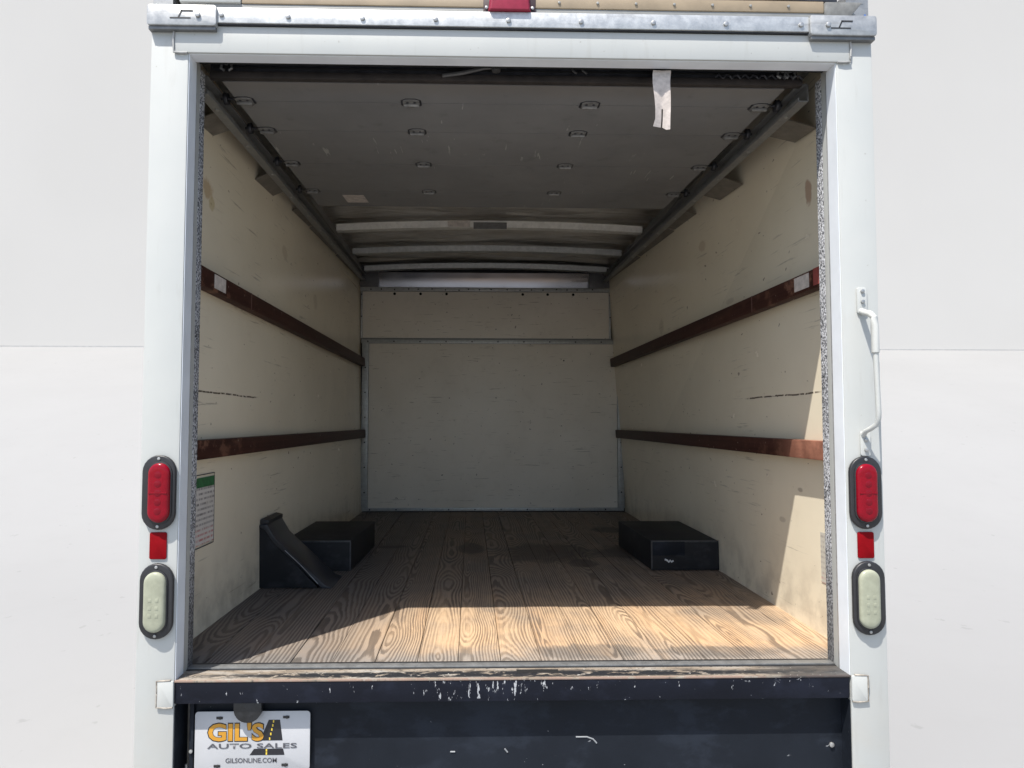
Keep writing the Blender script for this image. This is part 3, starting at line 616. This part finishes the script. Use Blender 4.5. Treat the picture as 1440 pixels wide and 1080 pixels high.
# --- roof and bows
bm = bmesh.new(); nx, ny = 48, 120; g = []
def crown(x): return 1.872+0.032*(1-(x/1.0)**2)
for j in range(ny+1):
    y = 0.03+3.32*j/ny; row = []
    for i in range(nx+1):
        x = -1.005+2.01*i/nx
        z = crown(x)+0.006*math.sin(y*11.4+0.6*math.sin(x*2.3))*abs(math.sin(y*5.7))+0.004*math.sin(x*7+y*19)+0.003*math.sin(x*3.1-y*31)
        row.append(bm.verts.new((x*(1+0.02*y/3.3), y, z+0.012)))
    g.append(row)
for a, b in zip(g, g[1:]):
    for i in range(nx): bm.faces.new((a[i], a[i+1], b[i+1], b[i]))
r_ = bmesh.ops.solidify(bm, geom=bm.faces[:], thickness=-0.004); bmesh.ops.recalc_face_normals(bm, faces=bm.faces[:])
m = MB(); m.bm = bm; roof = build('roof', m, ROOF, truck)
for k, y in enumerate((0.52, 1.07, 1.62, 2.175, 2.73, 3.235)):
    bm = bmesh.new(); prof = [(-0.045, 0.036), (-0.029, 0.036), (-0.026, 0.0), (0.026, 0.0), (0.029, 0.036), (0.045, 0.036)]
    rows = []
    for i in range(17):
        x = -0.93+1.84*i/16; zc = crown(x)-0.050
        rows.append([bm.verts.new((x, y+a, zc+b)) for a, b in prof])
    for a, b in zip(rows, rows[1:]):
        for i in range(5): bm.faces.new((a[i], b[i], b[i+1], a[i+1]))
    bmesh.ops.solidify(bm, geom=bm.faces[:], thickness=0.002); bmesh.ops.recalc_face_normals(bm, faces=bm.faces[:])
    m = MB(); m.bm = bm; bw_ = build('roof_bow', m, plain('pale_roof_bow', (0.74, 0.73, 0.69), 0.38, 0.15, 0.12, 30) if k == 3 else mat_galv('roof_bow_steel', 0.75), roof)
    if k == 3:
        build('bow_tag', MB().box(-0.265, -0.13, y-0.030, y-0.0272, crown(-0.2)-0.047, crown(-0.2)-0.008), PAPER, bw_)
        build('bow_clip', MB().box(-0.11, 0.09, y-0.034, y-0.0275, crown(0)-0.062, crown(0)-0.022, 0.002), GALV_D, bw_)
for s in (-1, 1): build('roof_side_rail', MB().hexa([(a_, b_, c_) for c_ in (1.845, 1.925) for a_, b_ in (((0.955, 0.031), (1.02, 0.031), (1.09, 3.40), (0.955, 3.40)) if s > 0 else ((-1.02, 0.031), (-0.965, 0.031), (-0.965, 3.40), (-1.09, 3.40)))]), mat_galv('roof_side_rail_steel', 0.5), truck)
build('roof_front_rail', MB().box(-0.95, 0.95, 0.067, 0.11, 1.775, 1.935), DARKBAR, truck)
# --- roll up door, lying open under the roof; it rises slightly towards the front
def dz(y): return 1.685+0.034*y
door = link('roll_up_door', None, (-0.03, 0.75, 1.71), truck)
XL, XR = -0.862, 0.822
ys = [0.135, 0.262, 0.492, 0.818, 1.168, 1.405]
for a, b in zip(ys, ys[1:]):
    a += 0.0012; b -= 0.0012; P = []
    for dzv in (0.0, 0.018):
        P += [(XL, a, dz(a)+dzv), (XR, a, dz(a)+dzv), (XR, b, dz(b)+dzv), (XL, b, dz(b)+dzv)]
    build('door_panel', MB().hexa(P), DOOR, door)
build('bottom_bar', MB().box(XL-0.03, XR+0.03, 0.118, 0.134, 1.7115, 1.738, 0.002), DARKBAR, door)
build('bottom_seal', MB().box(XL-0.03, XR+0.045, 0.112, 0.134, 1.690, 1.711, 0.005), BROWNRUB, door)
build('bar_groove', MB().box(XL-0.02, XR+0.03, 0.1165, 0.118, 1.722, 1.726), BLACK, door)
HM = plain('painted_hinge', (0.20, 0.20, 0.195), 0.42, 0.2, 0.3, 60, 0.1)
def hinge(x, y, edge_):
    z = dz(y); m = MB()
    w_ = 0.026
    m.prism([(x-w_, y-0.020), (x-w_*0.5, y-0.028), (x+w_*0.5, y-0.028), (x+w_, y-0.020), (x+w_, y+0.014), (x+w_*0.4, y+0.028), (x-w_*0.4, y+0.028), (x-w_, y+0.014)], 2, z-0.004, z-0.0012, 0.0008)
    m.tube([(x-w_*0.9, y, z-0.007), (x+w_*0.9, y, z-0.007)], 0.0062, 10)
    h_ = build('roller_hinge' if edge_ else 'hinge', m, HM, door)
    build('hinge_backing', MB().prism([(x-0.032, y-0.019), (x-0.015, y-0.032), (x+0.015, y-0.032), (x+0.032, y-0.019), (x+0.033, y+0.012), (x+0.012, y+0.032), (x-0.012, y+0.032), (x-0.033, y+0.012)], 2, z-0.0012, z+0.0015), DARKBAR, h_)
    for q in (-0.011, 0.011): build('rivet', MB().cyl((x+q, y-0.012, z-0.0055), 0.0042, 0.002, 2, 8), DARKBAR, h_)
    if edge_:
        s = -1 if x < 0 else 1; m = MB()
        m.tube([(x+s*0.031, y, z+0.006), (x+s*0.075, y, z+0.006)], 0.0045, 10); m.cyl((x+s*0.058-0.007, y, z+0.006), 0.019, 0.014, 0, 14, 0.003)
        build('roller', m, DARKBAR, h_)
for y in ys[1:-1]:
    for x in (-0.315, 0.252): hinge(x, y, False)
    for x in (-0.838, 0.798): hinge(x, y, True)
build('paper_label', MB().hexa([(-0.717, 1.225, dz(1.225)-0.0012), (-0.620, 1.225, dz(1.225)-0.0012), (-0.613, 1.338, dz(1.338)-0.0012), (-0.712, 1.340, dz(1.34)-0.0012), (-0.717, 1.225, dz(1.225)-0.0004), (-0.620, 1.225, dz(1.225)-0.0004), (-0.613, 1.338, dz(1.338)-0.0004), (-0.712, 1.340, dz(1.34)-0.0004)]), PAPER, door)
m = MB().tube([(-0.21, 0.108, 1.703), (-0.15, 0.100, 1.708), (-0.09, 0.098, 1.722), (-0.06, 0.098, 1.726)], 0.006, 8); m.cyl((-0.052, 0.098, 1.712), 0.013, 0.026, 2, 12, 0.002); m.box(-0.075, -0.02, 0.10, 0.118, 1.732, 1.742, 0.001)
build('latch', m, DARKMETAL, door)
m = MB()
for x in (0.17, 0.20): m.tube([(x, 0.108, 1.735), (x+0.004, 0.104, 1.722), (x+0.016, 0.102, 1.712)], 0.003, 8)
build('keeper_wire', m, DARKMETAL, door)
# pull strap: a folded web hanging from the bottom bar
bm = bmesh.new(); cl = [(0.112, 1.702), (0.075, 1.704), (0.045, 1.694), (0.032, 1.675), (0.029, 1.645), (0.030, 1.61), (0.030, 1.575), (0.031, 1.545), (0.0315, 1.522)]
rows = []
for k, (y, z) in enumerate(cl):
    t = k/8; xc = 0.4175+0.29*(y-0.03)+0.0015*math.sin(k*1.3); hw = (0.0255, 0.0255, 0.0255, 0.0255, 0.025, 0.0235, 0.022, 0.0215, 0.0225)[k]
    rows.append([bm.verts.new((xc+hw*u, y+0.004*math.cos(u*3.0)*(1 if k > 4 else 0.2), z)) for u in (-1, -0.55, -0.1, 0.1, 0.55, 1)])
for k, (a, b) in enumerate(zip(rows, rows[1:])):
    for i in range(5):
        if k >= 6 and i == 2: continue
        bm.faces.new((a[i], a[i+1], b[i+1], b[i]))
for v in rows[-1][:2]: v.co.x -= 0.004
for v in rows[-1][-2:]: v.co.z -= 0.008
bmesh.ops.solidify(bm, geom=bm.faces[:], thickness=0.003); m = MB(); m.bm = bm; build('pull_strap', m, STRAP, door)
# --- door tracks
TRACKM = mat_galv('grey_track_steel', 0.44)
for s in (-1, 1):
    tr = link('door_track', None, (s*0.92, 1.7, 1.72), truck)
    def T(y, z): return dz(y)-1.685+z                 # rises with the door
    xa = -0.905 if s < 0 else 0.865
    def TX(y): return (xa+(-0.028 if s < 0 else 0.028)*y/3.3)
    def bar(y0, y1, d0, d1, z0, z1, bev=0.0):         # d: offset outwards from the track's inner line
        P = []
        for z in (z0, z1):
            A = [(TX(y0)+s*d0, y0, T(y0, z)), (TX(y0)+s*d1, y0, T(y0, z)), (TX(y1)+s*d1, y1, T(y1, z)), (TX(y1)+s*d0, y1, T(y1, z))]
            P += A if s > 0 else [A[1], A[0], A[3], A[2]]
        return P
    m = MB().hexa(bar(0.14, 3.29, 0.0, 0.030, 1.650, 1.653)).hexa(bar(0.14, 3.29, 0.028, 0.031, 1.6535, 1.702)).hexa(bar(0.14, 3.29, 0.0, 0.0278, 1.7025, 1.7055)).hexa(bar(0.14, 3.29, -0.001, 0.002, 1.6535, 1.662))
    build('track_channel', m, TRACKM, tr)
    # sloping fixing plates between track and wall, open towards the rear
    for (y0, y1) in ((0.29, 0.43), (0.86, 1.10), (1.40, 1.72), (1.74, 2.4), (2.42, 3.25)):
        P = []
        xo = [wx(s, y, 1.66) for y in (y0, y1)]; dd = 0.0 if y1-y0 < 0.3 else 0.022
        for q in (0.0, 0.0025):
            A = [(TX(y0)+s*0.031, y0, T(y0, 1.660)+q+dd), (xo[0], y0, T(y0, 1.632)+q+dd*1.3), (xo[1], y1, T(y1, 1.638)+q+dd*1.3), (TX(y1)+s*0.031, y1, T(y1, 1.660)+q+dd)]
            P += A if s > 0 else [A[1], A[0], A[3], A[2]]
        build('track_bracket', MB().hexa(P), plain('painted_bracket', (0.17, 0.155, 0.13), 0.5, 0.1, 0.25, 25), tr)
    m = MB()
    for y in [0.25+0.3*i for i in range(10)]: m.cyl((TX(y)+s*0.014, y, T(y, 1.6465)), 0.006, 0.0035, 2, 8)
    build('track_bolt', m, BOLT, tr)
    # lower run down the post, hidden but for its top bend
    m = MB().box(*sorted((s*0.938, s*0.968)), 0.128, 0.155, 0.02, 1.64, 0.002); build('upright_channel', m, GALV_D, tr)
for x in (-0.838, 0.80, 0.822): build('hanger_bolt', MB().tube([(x, 0.098, 1.752), (x, 0.098, 1.722)], 0.005, 8).tube([(x-0.014, 0.1, 1.722), (x-0.016, 0.1, 1.712), (x-0.006, 0.1, 1.706)], 0.004, 8).tube([(x+0.014, 0.1, 1.722), (x+0.016, 0.1, 1.712), (x+0.006, 0.1, 1.706)], 0.004, 8), GALV_D, truck)
m = MB().tube([(0.60+0.008*i, 0.102+0.004*math.cos(i*1.9), 1.709+0.006*math.sin(i*1.9)) for i in range(34)], 0.0028, 6); build('counterbalance_cable', m, DARKBAR, truck)
# --- wheel boxes and the sloped filler guard
wb = build('wheel_box', MB().hexa([(wx(-1, 1.29, 0)+0.001, 1.29, 0.003), (-0.672, 1.29, 0.003), (-0.650, 1.905, 0.003), (wx(-1, 1.9, 0)+0.001, 1.905, 0.003), (wx(-1, 1.29, 0)+0.001, 1.29, 0.139), (-0.672, 1.29, 0.139), (-0.650, 1.905, 0.139), (wx(-1, 1.9, 0)+0.001, 1.905, 0.139)], 0.003), BOXB, truck)
wb2 = build('wheel_box', MB().hexa([(0.711, 1.28, 0.003), (1.026, 1.28, 0.003), (wx(1, 1.905, 0)-0.001, 1.905, 0.003), (0.697, 1.905, 0.003), (0.711, 1.28, 0.136), (1.024, 1.28, 0.136), (wx(1, 1.905, 0.1)-0.001, 1.905, 0.136), (0.697, 1.905, 0.136)], 0.003), BOXB, truck)
EDGE = plain('rubbed_edge', (0.055, 0.057, 0.062), 0.45, 0.2, 0.4, 40)
build('box_edge', MB().box(-0.94, -0.672, 1.2885, 1.296, 0.1335, 0.1405, 0.001).hexa([(-0.677, 1.288, 0.004), (-0.671, 1.288, 0.004), (-0.671, 1.294, 0.004), (-0.677, 1.294, 0.004), (-0.677, 1.288, 0.133), (-0.671, 1.288, 0.133), (-0.671, 1.294, 0.133), (-0.677, 1.294, 0.133)]), EDGE, wb)
build('box_edge', MB().box(0.7105, 1.023, 1.2785, 1.286, 0.1305, 0.1375, 0.001).box(0.7095, 0.7155, 1.2785, 1.285, 0.004, 0.13), EDGE, wb2)
build('box_facing', MB().box(0.716, 0.865, 1.2765, 1.2797, 0.070, 0.133, 0.001), PANEL, wb2)
random.seed(3)
m = MB().tube([(0.772, 1.2785, 0.052), (0.785, 1.2785, 0.047), (0.79, 1.2785, 0.040), (0.797, 1.2785, 0.048), (0.803, 1.2785, 0.041), (0.812, 1.2785, 0.046)], 0.0042, 6)
build('paint_scrape', m, plain('white_scrape', (0.55, 0.55, 0.55), 0.7), wb2)
fg = build('filler_guard', MB().prism([(-1.0, 0.004), (-0.752, 0.004), (-0.93, 0.193), (-0.975, 0.245), (-1.0, 0.252)], 1, 0.978, 1.185, 0.001), BOXB, truck)
m = MB()
a = [(-0.990, 0.262), (-0.960, 0.262), (-0.925, 0.2035), (-0.72, 0.014), (-0.69, 0.004), (-0.70, 0.0015), (-0.735, 0.004), (-0.933, 0.189), (-0.968, 0.240), (-0.992, 0.252)]
m.prism(a, 1, 0.972, 1.19, 0.001)
build('guard_cover', m, plain('scuffed_black_cover', (0.032, 0.034, 0.040), 0.34, 0, 0.5, 9, 0.08), fg)
m = MB().prism([(-1.0, 0.253), (-0.985, 0.262), (-0.955, 0.263), (-0.955, 0.278), (-0.985, 0.284), (-1.0, 0.275)], 1, 0.985, 1.19, 0.002); build('guard_cap', m, RUBBER, fg)
build('cover_edge', MB().tube([(-0.885, 0.9705, 0.158), (-0.82, 0.9705, 0.098), (-0.748, 0.9705, 0.022)], 0.0016, 6), GALV, fg)
# --- running gear below the deck
for s in (-1, 1):
    build('chassis_rail', MB().box(*sorted((s*0.36, s*0.44)), 0.12, 4.1, -0.27, -0.08, 0.004), BOXB, truck)
    wh = link('wheel', None, (s*0.78, 1.6, GZ+0.36), truck)
    build('tyre', MB().cyl((s*0.78-0.14, 1.6, GZ+0.362), 0.36, 0.28, 0, 36, 0.03), TYRE, wh); build('rim', MB().cyl((s*0.78-0.146, 1.6, GZ+0.362), 0.20, 0.292, 0, 24, 0.01), GALV_D, wh)
